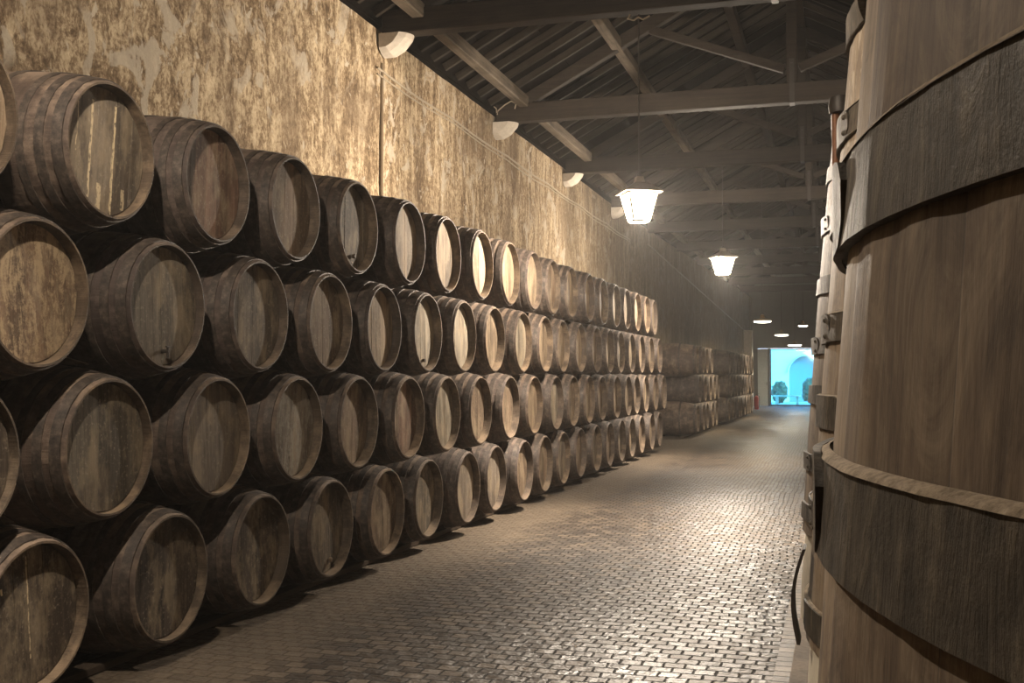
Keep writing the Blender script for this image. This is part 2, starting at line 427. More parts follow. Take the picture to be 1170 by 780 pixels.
# ------------------------------------------------------------------ setting
WX, WX2, RX = -5.05, -4.35, 4.3         # left wall near / far, right wall
Y0, YB, Y1 = -5.0, 27.0, 57.0          # back, bend, end
EAVE, WALL_TOP = 5.45, 5.56
RIDGE_X, SLOPE = -.62, .53
def roof_z(x): return 5.62 + SLOPE * ((x + 5.0) if x < RIDGE_X else (RIDGE_X + 5.0) - (x - RIDGE_X) * 1.0)

bm = bmesh.new(); box(bm, (-5.3, Y0, -.1), (4.6, Y1 + .3, 0)); struct('floor', bm, M['floor'])
bm = bmesh.new(); box(bm, (-.355, Y0 + .02, 0.0), (-.27, Y1 - .05, .004)); struct('trim_1', bm, M['kerb'])
bm = bmesh.new(); box(bm, (-.27, Y0 + .02, 0.0), (4.28, Y1 - .05, .006)); struct('trim_2', bm, M['strip'])
def grid_wall(pts, z1, name, mat, thick, amp=.02):
    """plaster wall with uneven face, from points (x, y) along its foot"""
    bm = bmesh.new(); rows = []
    nz = 28
    for (x, y) in pts:
        col = []
        for j in range(nz + 1):
            z = -.05 + (z1 + .05) * j / nz
            d = amp * noise.noise(Vector((0, y * .7, z * .9))) + amp * .5 * noise.noise(Vector((4, y * 2.5, z * 2.5)))
            col.append(bm.verts.new((x + d, y, z)))
        rows.append(col)
    for a, b in zip(rows, rows[1:]):
        for j in range(nz): bm.faces.new((a[j], b[j], b[j + 1], a[j + 1]))
    # top and back
    back = [[bm.verts.new((x - thick, y, -.05)), bm.verts.new((x - thick, y, z1))] for (x, y) in pts]
    for i in range(len(pts) - 1):
        bm.faces.new((rows[i][nz], rows[i + 1][nz], back[i + 1][1], back[i][1]))
        bm.faces.new((back[i][0], back[i][1], back[i + 1][1], back[i + 1][0]))
    return struct(name, bm, mat, smooth=True)
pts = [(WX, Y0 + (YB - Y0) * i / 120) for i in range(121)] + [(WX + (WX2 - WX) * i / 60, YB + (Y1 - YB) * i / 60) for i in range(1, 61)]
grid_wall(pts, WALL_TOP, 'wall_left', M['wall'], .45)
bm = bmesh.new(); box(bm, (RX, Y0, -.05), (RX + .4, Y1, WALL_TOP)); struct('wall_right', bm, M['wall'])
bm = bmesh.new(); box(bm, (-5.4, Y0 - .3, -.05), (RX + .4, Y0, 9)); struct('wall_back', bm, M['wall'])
# end wall with the doorway
DX0, DX1, DZ = -3.44, -1.2, 2.95
bm = bmesh.new()
box(bm, (-5.4, Y1, -.05), (DX0 - .62, Y1 + .3, 9)); box(bm, (DX1, Y1, -.05), (RX + .4, Y1 + .3, 9)); box(bm, (DX0 - .62, Y1, DZ), (DX1, Y1 + .3, 9))
struct('wall_end', bm, M['endwall'])
bm = bmesh.new()
box(bm, (DX0 - .10, Y1 - .06, .006), (DX0, Y1 + .28, DZ - .001), bevel=.01); box(bm, (DX1 - .002, Y1 - .06, .006), (DX1 + .09, Y1 - .001, DZ + .1)); box(bm, (DX0 - .72, Y1 - .06, DZ), (DX1, Y1 - .001, DZ + .1))
struct('trim_3', bm, M['endwall'])
# door leaf, pale, folded back at the left and the glazed leaf in the opening
d = empty('door_1', (DX0 - .10, Y1 + .05, .006)); tag(d, kind='structure')
bm = bmesh.new(); box(bm, (-.60, 0, 0), (0, .06, DZ - .02), bevel=.008)
for z in (.25, 1.1, 2.0): box(bm, (-.52, -.012, z), (-.08, .0, z + .68), bevel=.006)
obj('leaf', bm, M['doorpaint'], d)
bm = bmesh.new(); tube(bm, [(-.07, -.01, 1.05), (-.07, -.06, 1.06), (-.07, -.06, 1.2), (-.07, -.01, 1.21)], .011); obj('handle', bm, M['iron'], d)
d = empty('door_2', ((DX0 + DX1) / 2, Y1 + .12, .006)); tag(d, kind='structure')
hw = (DX1 - DX0) / 2 - .004
bm = bmesh.new()
for (x0, x1) in ((-hw, -hw + .05), (hw - .05, hw)): box(bm, (x0, -.02, 0), (x1, .02, DZ - .02))
box(bm, (-hw + .05, -.02, 0), (hw - .05, .02, .07)); box(bm, (-hw + .05, -.02, DZ - .08), (hw - .05, .02, DZ - .02))
obj('door_frame', bm, M['iron'], d)
bm = bmesh.new(); box(bm, (-hw + .05, -.004, .07), (hw - .05, .004, DZ - .08)); obj('glass_pane', bm, M['tint'], d)

# roof planes (thin boarding with battens on the underside = setting)
bm = bmesh.new()
for side in (0, 1):
    xa, xb = (-5.45, RIDGE_X) if side == 0 else (RIDGE_X, 4.75)
    n = 16
    for i in range(n):
        p = xa + (xb - xa) * i / n; q = xa + (xb - xa) * (i + 1) / n
        za, zb = roof_z(p) + .16 + .012 * (i % 2), roof_z(q) + .16 + .012 * (i % 2)
        v = [bm.verts.new(c) for c in ((p, Y0, za), (q, Y0, zb), (q, Y1, zb), (p, Y1, za), (p, Y0, za + .03), (q, Y0, zb + .03), (q, Y1, zb + .03), (p, Y1, za + .03))]
        for f in ((0, 1, 2, 3), (7, 6, 5, 4), (0, 4, 5, 1), (2, 6, 7, 3), (1, 5, 6, 2), (0, 3, 7, 4)): bm.faces.new([v[k] for k in f])
struct('ceiling', bm, M['board'])

# rafters, each its own stick
def rafter_mesh(side):
    bm = bmesh.new()
    xa, xb = (-5.0, RIDGE_X - .03) if side == 0 else (4.3, RIDGE_X + .03)
    L = sqrt((xb - xa) ** 2 + (roof_z(xb) - roof_z(xa)) ** 2)
    n = 6
    for i in range(n): pass
    box(bm, (0, -.03, 0), (L, .03, .10), bevel=.006)
    return mesh_of(bm, 'rafter', M['rafter'])
rm = [rafter_mesh(0), rafter_mesh(1)]
ra = math.atan(SLOPE)
r_rng = random.Random(5)
y = 7.4
while y < 38:
    if min(abs(y - t) for t in (11.5, 15.81, 20.2, 24.6, 29.2, 33.8)) > .12:
        o = link('rafter', rm[0], None, (-5.0, y, roof_z(-5.0) + .03), (0, -ra, r_rng.uniform(-.006, .006)))
        tag(o, 'old brown rafter running up the roof slope above the stained wall', 'rafter', 'rafters under the left roof slope')
    y += .47 + r_rng.uniform(-.04, .04)
y = 10.2
while y < 30:
    if min(abs(y - t) for t in (11.5, 15.81, 20.2, 24.6)) > .12:
        o = link('rafter', rm[1], None, (4.3, y, roof_z(4.3) + .03), (0, -ra, pi + r_rng.uniform(-.006, .006)))
        tag(o, 'dark rafter in the shadowy roof slope above the tall vats', 'rafter', 'rafters under the right roof slope')
    y += .52 + r_rng.uniform(-.03, .03)

# purlins under the rafters
PUR = [(-4.57, 'long dusty timber purlin just above the stained wall head'), (-3.14, 'long timber purlin half way up the roof slope over the barrels'), (-1.6, 'long dark purlin highest up, next below the roof ridge')]
for x, lab in PUR:
    bm = bmesh.new(); zt = roof_z(x) - .015
    box(bm, (-.075, 0, -.17), (.075, Y1 - Y0 - .1, 0), bevel=.012)
    o = obj('purlin', bm, M['purlin'] if x < -2 else M['beam'], None, (x, Y0 + .05, zt)); tag(o, lab, 'beam')
bm = bmesh.new(); box(bm, (-.06, Y0 + .05, roof_z(RIDGE_X) - .06), (.06, Y1 - .05, roof_z(RIDGE_X) + .14))
for v in bm.verts: v.co.x += RIDGE_X
o = obj('ridge_beam', bm, M['beam']); tag(o, 'dark ridge beam along the very top of the roof', 'beam')

# trusses
TY = [11.5, 15.81, 20.2, 24.6, 29.2, 33.8, 38.3, 42.7, 47.1, 51.5]
ORD = ['nearest', 'second', 'third', 'fourth', 'fifth', 'sixth', 'seventh', 'eighth', 'ninth', 'farthest']
for i, ty in enumerate(TY):
    t = empty('roof_truss', (RIDGE_X, ty, EAVE + (.055 if i == 0 else 0)))
    lab = ('nearest timber roof truss, its tie beam crossing the top edge of the picture' if i == 0 else
           'farthest timber roof truss, just before the end wall with the doorway' if i == 9 else
           f'dark timber roof truss spanning the hall, {ORD[i]} from the camera')
    tag(t, lab, 'truss', 'roof trusses')
    bm = bmesh.new(); xl, xr = -5.05 - RIDGE_X, 4.35 - RIDGE_X
    wl = WX if ty < YB else WX + (WX2 - WX) * (ty - YB) / (Y1 - YB)
    xl = wl + .035 - RIDGE_X
    box(bm, (xl, -.10, 0), (4.29 - RIDGE_X, .10, .28), bevel=.012); obj('tie_beam', bm, M['beam'], t)
    zr = lambda x: roof_z(x) - EAVE - .18                      # centre line of the principals
    for sd in (-1, 1):
        bm = bmesh.new()
        xe = (-4.85 if sd < 0 else 4.05)
        bar(bm, (xe - RIDGE_X, 0, zr(xe) + .10), (sd * .06, 0, zr(RIDGE_X + sd * .06) + .10 - .03), .14, .18, (0, 0, 1), bevel=.01)
        obj('principal_rafter', bm, M['beam'], t)
        bm = bmesh.new()
        bar(bm, (sd * .10, 0, .50), (sd * 2.02, 0, zr(RIDGE_X + sd * 2.02) - .0), .10, .12, (0, 0, 1), bevel=.008)
        obj('strut', bm, M['beam'], t)
    bm = bmesh.new(); box(bm, (-.075, -.07, .282), (.075, .07, roof_z(RIDGE_X) - EAVE - .07), bevel=.01); obj('king_post', bm, M['beam'], t)
    bm = bmesh.new()
    box(bm, (-.035, -.107, -.008), (.035, -.1005, .62)); box(bm, (-.035, .1005, -.008), (.035, .107, .62)); box(bm, (-.035, -.107, -.010), (.035, .107, -.0005))
    for z in (.42, .56): tube(bm, [(0, -.13, z), (0, .13, z)], .013, 6)
    obj('iron_strap', bm, M['iron'], t)

# corbels on the wall
for i, (cy, lab) in enumerate(((11.5, 'pale rounded stone corbel under the nearest tie beam'), (15.81, 'pale chipped stone corbel under the second tie beam'),
                               (20.2, 'pale stone corbel on the wall left of the bright lantern'), (24.6, 'small pale corbel far along the wall under the fourth tie beam'))):
    bm = bmesh.new()
    prof = [(-.02, -.24), (.10, -.235), (.22, -.17), (.32, -.06), (.34, -.003), (-.02, -.003)]
    for s_ in (-1, 1):
        pass
    N_ = 7; secs = []
    for k in range(N_):
        f = -1 + 2 * k / (N_ - 1); sh = sqrt(max(0, 1 - .55 * f * f))
        secs.append([bm.verts.new((px * (sh if px > 0 else 1) + .008 * noise.noise(Vector((px * 9, f * 3, pz * 9 + i * 5))), f * .17, pz * (sh if pz < -.01 else 1) + (0 if pz > -.01 else .012 * noise.noise(Vector((px * 7, f * 4 + i, pz)))))) for px, pz in prof])
    for a, b in zip(secs, secs[1:]):
        for q in range(len(prof)):
            bm.faces.new((a[q], a[(q + 1) % len(prof)], b[(q + 1) % len(prof)], b[q]))
    bm.faces.new(secs[0]); bm.faces.new(secs[-1][::-1])
    o = obj('stone_corbel', bm, M['stone'], None, (WX + (.05 if cy < 12 else .03) + max(0, cy - 24) * .04, cy + (.02 if cy > 24 else 0), EAVE - .002 + (.055 if i == 0 else 0))); tag(o, lab, 'corbel')

# cables along the wall
bm = bmesh.new(); P = []
for k in range(60):
    yy = 11.3 + k * .42
    if yy > YB: break
    P.append((WX + .03, yy, 5.10 - .003 * k - .03 * abs(sin(k * .52))))
tube(bm, P, .014, 6); tube(bm, [(x, y_, z - .06 + .012 * sin(y_)) for x, y_, z in P], .010, 6)
o = obj('wall_cable', bm, M['cable']); tag(o, 'pair of thin plastered cables running along the stained wall below the corbels', 'cable')
bm = bmesh.new()
P = [(WX + .02 + (WX2 - WX) * max(0, (yy - YB)) / (Y1 - YB) + .04, yy, 5.12 - (yy - 29) * .058) for yy in [29 + k * .96 for k in range(26)]]
tube(bm, P, .022, 6); o = obj('wall_conduit', bm, M['cable']); tag(o, 'thin pale conduit sloping down the dark far wall toward the doorway', 'conduit')
bm = bmesh.new(); tube(bm, [(WX + .022, 11.45, z) for z in (2.9, 3.6, 4.3, 5.0, 5.19)], .020, 8)
o = obj('wall_pipe', bm, plain('brown_painted_pipe', (.20, .145, .09), .9)); tag(o, 'thin brown upright pipe on the stained wall under the nearest corbel', 'pipe')
# curled wires above the second corbel
bm = bmesh.new()
tube(bm, [(-4.97, 15.66, 5.56), (-4.96, 15.66, 5.62), (-4.84, 15.64, 5.70), (-4.74, 15.62, 5.74), (-4.66, 15.62, 5.70), (-4.68, 15.62, 5.62)], .010, 6)
tube(bm, [(-4.97, 15.63, 5.58), (-4.97, 15.61, 5.64), (-4.99, 15.56, 5.66)], .008, 6)
o = obj('curled_wire', bm, M['cable']); tag(o, 'curled loose wire sticking up above the second corbel', 'wire')

# whitish pier at the far end of the left wall
bm = bmesh.new(); box(bm, (-4.40, 52.6, 0.006), (-4.0, 53.2, 3.72), bevel=.02)
o = obj('wall_pier', bm, M['white_stone']); o['kind'] = 'structure'; o.name = 'trim_4'

# ------------------------------------------------------------------ casks
LEN, RB, RC, RI = .66, .438, .352, .327      # half length, belly, chime, inner chime radius
def prof_r(x): return RC + (RB - RC) * (1 - (abs(x) / LEN) ** 2.2)

def body_mesh(seed, seg=72, rings=15):
    bm = bmesh.new(); off = Vector((seed * 11.3, 0, 0))
    def fn(t, r, a, k):
        if r < RC - .004: return r
        g = .0035 if k % 3 == 0 else 0
        nz = .004 * noise.noise(Vector((t * 9, cos(a) * 3, sin(a) * 3)) + off) + .0025 * noise.noise(Vector((t * 30, cos(a) * 14, sin(a) * 14)) + off)
        return min(r - g + nz, RB) if abs(t) < LEN - .001 else r + nz
    pr = [(-LEN + .05, RI - .006), (-LEN, RI), (-LEN, RC)]
    for i in range(1, rings): x = -LEN + 2 * LEN * i / rings; pr.append((x, prof_r(x)))
    pr += [(LEN - .010, RC), (LEN, RC - .007), (LEN, RI + .007), (LEN - .15, RI + .001)]
    mis = [1] + [1] + [0] * (len(pr) - 5) + [0, 1, 1]
    mis = [0] * (len(pr) - 1); mis[0] = mis[1] = 1; mis[-1] = mis[-2] = 1
    lathe(bm, pr, seg, 'X', fn=fn, mis=mis, cap0=True, cap1=True)
    return mesh_of(bm, 'cask_body', [M['stave'], M['chime']], True, radians(28))
BODY = [body_mesh(i) for i in range(5)]
BODY_FAR = [body_mesh(9, 36, 8)]

def head_mesh(boards, seed, mat):
    bm = bmesh.new(); R = RI - .002; rg = random.Random(seed)
    ys = [-R]
    for i in range(1, boards): ys.append(-R + 2 * R * (i + rg.uniform(-.18, .18)) / boards)
    ys.append(R)
    for i in range(boards):
        a, b = ys[i] + (.0015 if i else 0), ys[i + 1] - (.0015 if i < boards - 1 else 0)
        n = 7; top, bot = [], []
        for k in range(n + 1):
            yy = a + (b - a) * k / n; zz = sqrt(max(0, R * R - yy * yy))
            top.append((yy, zz)); bot.append((yy, -zz))
        loop = bot + top[::-1]; clean = []
        for p in loop:
            if not clean or (abs(p[0] - clean[-1][0]) + abs(p[1] - clean[-1][1])) > 1e-5: clean.append(p)
        if abs(clean[0][0] - clean[-1][0]) + abs(clean[0][1] - clean[-1][1]) < 1e-5: clean.pop()
        dx = rg.uniform(-.0015, .0015)
        f = [bm.verts.new((dx, y_, z_)) for y_, z_ in clean]; g = [bm.verts.new((dx - .022, y_, z_)) for y_, z_ in clean]
        bm.faces.new(f); bm.faces.new(g[::-1])
        for k in range(len(f)): bm.faces.new((f[k], g[k], g[(k + 1) % len(f)], f[(k + 1) % len(f)]))
    return mesh_of(bm, 'cask_head', mat)
HEADS = [head_mesh(5, 1, M['head']), head_mesh(6, 2, M['head']), head_mesh(6, 3, M['head']), head_mesh(7, 4, M['head'])]
HEAD_MOTTLED, HEAD_MOULD = head_mesh(6, 8, M['head_mottled']), head_mesh(6, 9, M['head_mould'])
HEAD_DRIP, HEAD_TRICKLE, HEAD_RUN = head_mesh(5, 5, M['head_drip']), head_mesh(6, 6, M['head_trickle']), head_mesh(6, 7, M['head_run'])

def hoop_mesh(xc, w, seg=60):
    bm = bmesh.new(); th = .0045; pr = []
    for k in range(3): x = xc - w / 2 + w * k / 2; pr.append((x, prof_r(x) + th))
    pr = [(xc - w / 2, prof_r(xc - w / 2) - .004)] + pr + [(xc + w / 2, prof_r(xc + w / 2) - .004)]
    lathe(bm, pr, seg, 'X', fn=lambda t, r, a, k: r + .0012 * noise.noise(Vector((t * 20, cos(a) * 4, sin(a) * 4))))
    return mesh_of(bm, 'hoop', M['hoop'], True, radians(30))
HX = [(.612, .052), (.525, .045), (.43, .04), (.235, .045)]
HOOPS = [hoop_mesh(s_ * x, w) for x, w in HX for s_ in (1, -1)]
HOOPS_FAR = [hoop_mesh(.60, .05, 32), hoop_mesh(.235, .045, 32)]
def spigot_mesh():
    bm = bmesh.new()
    tube(bm, [(-.02, 0, 0), (.0, 0, 0), (.05, 0, -.002)], [.010, .012, .009], 10); tube(bm, [(.042, 0, .02), (.042, 0, -.038)], [.007, .008], 8); tube(bm, [(.042, -.016, .024), (.042, .016, .024)], .005, 6)
    return mesh_of(bm, 'spigot', M['iron'], True, radians(40))
SPIG = spigot_mesh()
bm = bmesh.new(); lathe(bm, [(-.01, .016), (.012, .018), (.016, .012)], 12, 'X', cap0=True, cap1=True); BUNG = mesh_of(bm, 'bung', M['chime'], True, radians(30))

TONES = {  # head tones: base colours of the boards, picked cask by cask
    'grey': (.145, .118, .092), 'dark': (.072, .055, .042), 'brown': (.155, .108, .072), 'red': (.165, .100, .070),
    'tan': (.225, .165, .108), 'pale': (.235, .20, .15), 'mottled': (.16, .105, .068), 'olive': (.105, .088, .068)}
rg = random.Random(21)
def cask(x, y, z, tone, label, cat, group, head=None, far=False, spigot=None, bung=None, orange=False):
    # z is the axis height; the Empty sits at the cask's base
    root = empty('wine_barrel', (x, y, z - RB), rg.uniform(-.002, .002)); tag(root, label, cat, group)
    rot = rg.uniform(0, 2 * pi)
    link('barrel_body', (BODY_FAR[0] if far else BODY[rg.randrange(5)]), root, (-LEN, 0, RB), (rot, 0, 0))
    h = link('barrel_head', head or HEADS[rg.randrange(4)], root, (-.038 - rg.uniform(0, .02) - min(.025, .007 * max(0, y - 4)), 0, RB), (rg.uniform(-.09, .09), 0, 0))
    t = TONES[tone]; k = rg.uniform(.9, 1.12); h.color = (t[0] * k, t[1] * k, t[2] * k, 1)
    for hm in (HOOPS_FAR if far else HOOPS): link('hoop', hm, root, (-LEN, 0, RB), (rot, 0, 0))
    if spigot: link('spigot', SPIG, root, (-.052, spigot[0], RB + spigot[1]))
    if bung: link('bung', BUNG, root, (-.060, bung[0], RB + bung[1]))
    return root

S, V = 1.0, .750; ZA = .481
ROWN = {1: 'bottom', 2: 'second', 3: 'third', 4: 'top'}
ON = ['first', 'second', 'third', 'fourth', 'fifth', 'sixth', 'seventh', 'eighth', 'ninth', 'tenth', 'eleventh', 'twelfth', 'thirteenth', 'fourteenth', 'fifteenth', 'sixteenth', 'seventeenth', 'eighteenth', 'nineteenth', 'twentieth', 'twenty first']
tones = {
    4: 'tan grey red brown grey tan tan tan tan tan brown tan tan brown tan tan tan tan tan'.split(),
    3: 'mottled olive grey brown tan pale pale tan pale tan tan tan tan tan grey tan tan tan tan'.split(),
    2: 'dark olive grey grey brown red pale brown brown tan pale brown tan brown tan tan brown tan tan brown'.split(),
    1: 'dark dark dark grey brown olive grey grey brown brown grey brown grey brown grey tan brown tan brown'.split()}
special = {
    (4, 1): ('brown oak barrel with pale vertical drip streaks on its head', dict(head=HEAD_DRIP)),
    (4, 2): ('reddish brown oak barrel head right of the drip streaked one', {}),
    (4, 3): ('dark purple brown oak barrel', {}),
    (3, 0): ('barrel with a large mottled tan head', dict(head=HEAD_MOTTLED)),
    (3, 1): ('grey headed barrel with small tap low on its head', dict(spigot=(.0, -.25))),
    (3, 2): ('barrel with pale grey head', {}),
    (2, 1): ('large dark olive headed barrel with a thick rim', {}),
    (2, 2): ('barrel with brown rim and grey head', {}),
    (2, 3): ('barrel with pale mould on its grey head', dict(head=HEAD_MOULD)),
    (1, 0): ('very dark barrel with a thin light trickle down its head', dict(head=HEAD_TRICKLE)),
    (1, 1): ('dark barrel resting on the floor rails', {}),
    (1, 3): ('dusty grey headed barrel with small bung low on its head', dict(bung=(.08, -.24))),
    (3, 5): ('pale headed barrel with dark stain low on its head', dict(bung=(.03, -.25))),
    (4, 4): ('grey brown barrel with a knot hole low on its head', dict(bung=(.02, -.22))),
}
look = {'tan': 'tan headed', 'grey': 'grey headed', 'brown': 'brown headed', 'red': 'reddish headed', 'pale': 'pale headed', 'dark': 'dark', 'olive': 'olive grey headed', 'mottled': 'mottled'}
def jx(): return rg.uniform(-.02, .02)
for row in (1, 2, 3, 4):
    ys0 = {1: 4.22, 2: 3.71, 3: 4.19, 4: 3.68}[row]
    for k, tn in enumerate(tones[row]):
        z = ZA + V * (row - 1) + (.010 if row == 4 else 0)
        nn = len(tones[row])
        place = f'{ON[k]} from the near end, {ROWN[row]} row of the long stack' if k < 12 else f'{ON[nn - 1 - k]} from the far end, {ROWN[row]} row of the long stack'
        if k == nn - 1: place = f'last one at the far end, {ROWN[row]} row of the long stack'
        kw = {}
        if (row, k) in special:
            lab, kw = special[(row, k)]; lab = f'{lab}, {ON[k]} in the {ROWN[row]} row'
        else: lab = f'{look[tn]} barrel, {place}'
        cask(-3.55 + jx(), ys0 + S * k, z, tn, lab, 'barrel', f'barrels in the {ROWN[row]} row of the long stack', **kw)
# far stacks (three rows), beyond the dark cross aisle
def line_x(y): return -(3.52 - (y - 26.0) * .0135)
for (y0, n, nm, g) in ((28.0, 5, 'middle', 'a'), (35.2, 9, 'farthest', 'b')):
    for row in (1, 2, 3):
        cnt = n if row % 2 else (n if nm == 'middle' else n)
        for k in range(cnt - (1 if row == 3 and nm == 'middle' else 0)):
            yy = y0 + S * k + (0 if row % 2 else .5)
            if row == 3: yy = y0 + S * k
            lab = f'small far away barrel, {ON[k]} in the {ROWN[row] if row < 3 else "top"} row of the {nm} stack'
            cask(line_x(yy) + jx(), yy, ZA + V * (row - 1), rg.choice(['tan', 'pale', 'grey', 'grey']), lab, 'barrel', f'barrels of the {nm} stack', far=True)

# timber rails that carry the bottom rows
def rails(y0, y1, lab, xf):
    for k, (off, nm) in enumerate(((-.32, 'front'), (-.98, 'rear'))):
        bm = bmesh.new(); zt = ZA - prof_r(.33) - .013
        bar(bm, (xf(y0) + off, y0, zt / 2 + .002), (xf(y1) + off, y1, zt / 2 + .002), .11, zt - .006, (0, 0, 1), bevel=.004)
        o = obj('timber_rail', bm, M['darkwood']); tag(o, f'{nm} timber rail on the floor under {lab}', 'rail')
rails(3.7, 22.8, 'the long stack of barrels', lambda y: -3.55)
rails(27.5, 32.6, 'the middle barrel stack', line_x)
rails(34.7, 43.8, 'the farthest barrel stack', line_x)

# little wooden wedges lying on near barrels
def wedge(x, y, z, rz, lab):
    bm = bmesh.new(); vs = [bm.verts.new(c) for c in ((-.07, -.025, 0), (.07, -.03, 0), (.07, .03, 0), (-.07, .025, 0), (-.07, -.025, .05), (.07, -.03, .008), (.07, .03, .008), (-.07, .025, .05))]
    for f in ((0, 3, 2, 1), (4, 5, 6, 7), (0, 1, 5, 4), (2, 3, 7, 6), (1, 2, 6, 5), (3, 0, 4, 7)): bm.faces.new([vs[i] for i in f])
    bmesh.ops.bevel(bm, geom=list(bm.edges), offset=.004, segments=1, affect='EDGES')
    o = obj('wooden_wedge', bm, M['chime'], None, (x, y, z), (0, 0, rz)); tag(o, lab, 'wedge')
wedge(-3.79, 3.71 + S, ZA + V + prof_r(.41) + .012, .4, 'small wooden wedge lying on the second barrel of the second row')
wedge(-3.79, 4.22, ZA + prof_r(.41) + .012, -.3, 'small wooden wedge lying on the nearest bottom row barrel')

# ------------------------------------------------------------------ vats
VAT = [(1.397, 1.453), (1.333, 4.50), (1.22, 7.55), (1.16, 10.6), (1.14, 13.65)]
VLAB = ['huge tan wooden vat with broad grey iron hoops, nearest at the edge of the picture', 'tall wooden vat with black curved hoop end, directly behind the nearest vat',
        'tall leaning wooden vat behind the copper pipe, third from the camera', 'tall narrow looking wooden vat seen edge on, fourth from the camera', 'farthest tall wooden vat showing beside the doorway']
VZ0, VZ1 = .56, 3.35
def vr(z): return 1.40 - .078 * (z - 1.6) - .008 * (z - 1.6) ** 2
for i, (vx, vy) in enumerate(VAT):
    t = empty('wooden_vat', (vx, vy, .58)); tag(t, VLAB[i], 'vat', 'tall vats in a row')
    bm = bmesh.new(); sg = 156 if i < 2 else 104
    pr = []; nz = 18
    for k in range(nz + 1): z = VZ0 + .02 + (VZ1 - VZ0 - .02) * k / nz; pr.append((z - .58, vr(z)))
    pr += [(VZ1 - .58, vr(VZ1) - .05), (VZ1 - .66, vr(VZ1) - .055)]
    def fn(tt, r, a, k): return r - (.003 if k % (sg // 52) == 0 else 0) + .002 * noise.noise(Vector((cos(a) * 6, sin(a) * 6, tt * 1.5 + i * 7)))
    lathe(bm, pr, sg, 'Z', fn=fn, cap0=True, cap1=True)
    body = obj('vat_body', bm, M['vat'], t, smooth=True, angle=radians(30))
    hz = [.70, 1.07, 1.444, 1.803, 2.17, 2.56, 2.93, 3.24]
    if i: hz = [z + .03 * sin(i * 5 + z * 7) for z in hz]
    for j, z in enumerate(hz):
        w = .115 if j == 2 else .104; th = .013 if i == 0 else .015
        tilt = 0
        bm = bmesh.new(); seed = i * 10 + j
        pr = []
        zz = z - .58
        for (dz, dr) in ((-w / 2, -.004), (-w / 2, th), (-w / 4, th), (0, th), (w / 4, th), (w / 2, th), (w / 2, -.004)):
            pr.append((zz + dz, vr(z + dz) + dr))
        lathe(bm, pr, 96, 'Z', fn=lambda tt, r, a, k: r + .003 * noise.noise(Vector((cos(a) * 3, sin(a) * 3, tt * 4 + seed))))
        hp = obj('hoop', bm, M['vat_hoop'], t, smooth=True, angle=radians(30))
        # overlapped end of the hoop, standing a little off the vat, on the aisle side
        bm = bmesh.new(); a0 = pi + radians((5.5, 16, 22, 30, 25)[i] + (.8 if i == 0 else 7) * sin(j * 3 + i)); a1 = a0 - radians(16)
        n = 12; R0 = vr(z) + th; pv = None
        for k in range(n + 1):
            a = a0 + (a1 - a0) * k / n; lift = (.005 if i == 0 else .003) + (.003 if i == 0 else .002) * abs(sin(j + k * .5))
            hh = (w / 2 + .004) * (sqrt(max(.12, 1 - ((k - 2) / 2.2) ** 2)) if k < 2 else 1)
            ring = [bm.verts.new((cos(a) * r_, sin(a) * r_, zz + d_)) for r_, d_ in ((R0 - .003, -hh), (R0 + lift, -hh), (R0 + lift, hh), (R0 - .003, hh))]
            if pv:
                for q in range(4): bm.faces.new((pv[q], pv[(q + 1) % 4], ring[(q + 1) % 4], ring[q]))
            else: bm.faces.new(ring)
            pv = ring
        bm.faces.new(pv[::-1])
        if i and j % 2:
            for k in (2,):
                a = a0 + (a1 - a0) * k / n
                for d_ in (-.03, .03):
                    bmesh.ops.create_uvsphere(bm, u_segments=8, v_segments=5, radius=.010, matrix=Matrix.Translation((cos(a) * (R0 + .004), sin(a) * (R0 + .004), zz + d_)))
        obj('hoop_end', bm, M['vat_hoop'], hp, smooth=True)
        # ledge of dust on the top edge of the near hoops
        if i < 2:
            bm = bmesh.new()
            lathe(bm, [(zz + w / 2 - .001, vr(z) + th - .001), (zz + w / 2 + .004, vr(z) + th - .005), (zz + w / 2 + .008, vr(z) - .001)], 160, 'Z',
                  fn=lambda tt, r, a, k: r + .0035 * noise.noise(Vector((cos(a) * 22, sin(a) * 22, tt * 30))))
            obj('dust_ledge', bm, M['dust'], hp, smooth=True)
    # whitewashed masonry plinth the vat stands on
    bm = bmesh.new(); rr = vr(.56) + .035
    pr = [(0, rr - .02), (.25, rr - .03), (.565, rr - .055)]
    lathe(bm, pr, 48, 'Z', fn=lambda tt, r, a, k: r + .012 * noise.noise(Vector((cos(a) * 4, sin(a) * 4, tt * 3 + i))), cap0=True, cap1=True)
    o = obj('masonry_plinth', bm, M['white_stone'], None, (vx, vy, .008), smooth=True, angle=radians(40))
    tag(o, ['whitewashed round plinth under the nearest huge vat', 'whitewashed round plinth under the second vat, showing low beside the paving', 'whitewashed plinth under the third vat from the camera', 'whitewashed plinth under the fourth vat from the camera', 'whitewashed plinth under the farthest vat'][i], 'plinth', 'plinths under the vats')
# black bowed hoop end hanging off the second vat's foot
bm = bmesh.new(); pv = None; vx, vy = VAT[1]
for k in range(11):
    f = k / 10; z = .94 - .36 * f; bow = .045 * sin(pi * f)
    c = (-vr(z) - .022 - bow * .7, -.16)
    ring = [bm.verts.new(p) for p in ((c[0] - .006, c[1] - .07, z - .58), (c[0] + .006, c[1] - .07, z - .58), (c[0] + .006, c[1] + .07, z - .58), (c[0] - .006, c[1] + .07, z - .58))]
    if pv:
        for q in range(4): bm.faces.new((pv[q], pv[(q + 1) % 4], ring[(q + 1) % 4], ring[q]))
    else: bm.faces.new(ring)
    pv = ring
bm.faces.new(pv[::-1])
o = obj('loose_strap', bm, M['iron'], [q for q in bpy.data.objects if q.name == 'wooden_vat.001'][0], smooth=True); o['label'] = 'black bowed iron strap sticking out low'
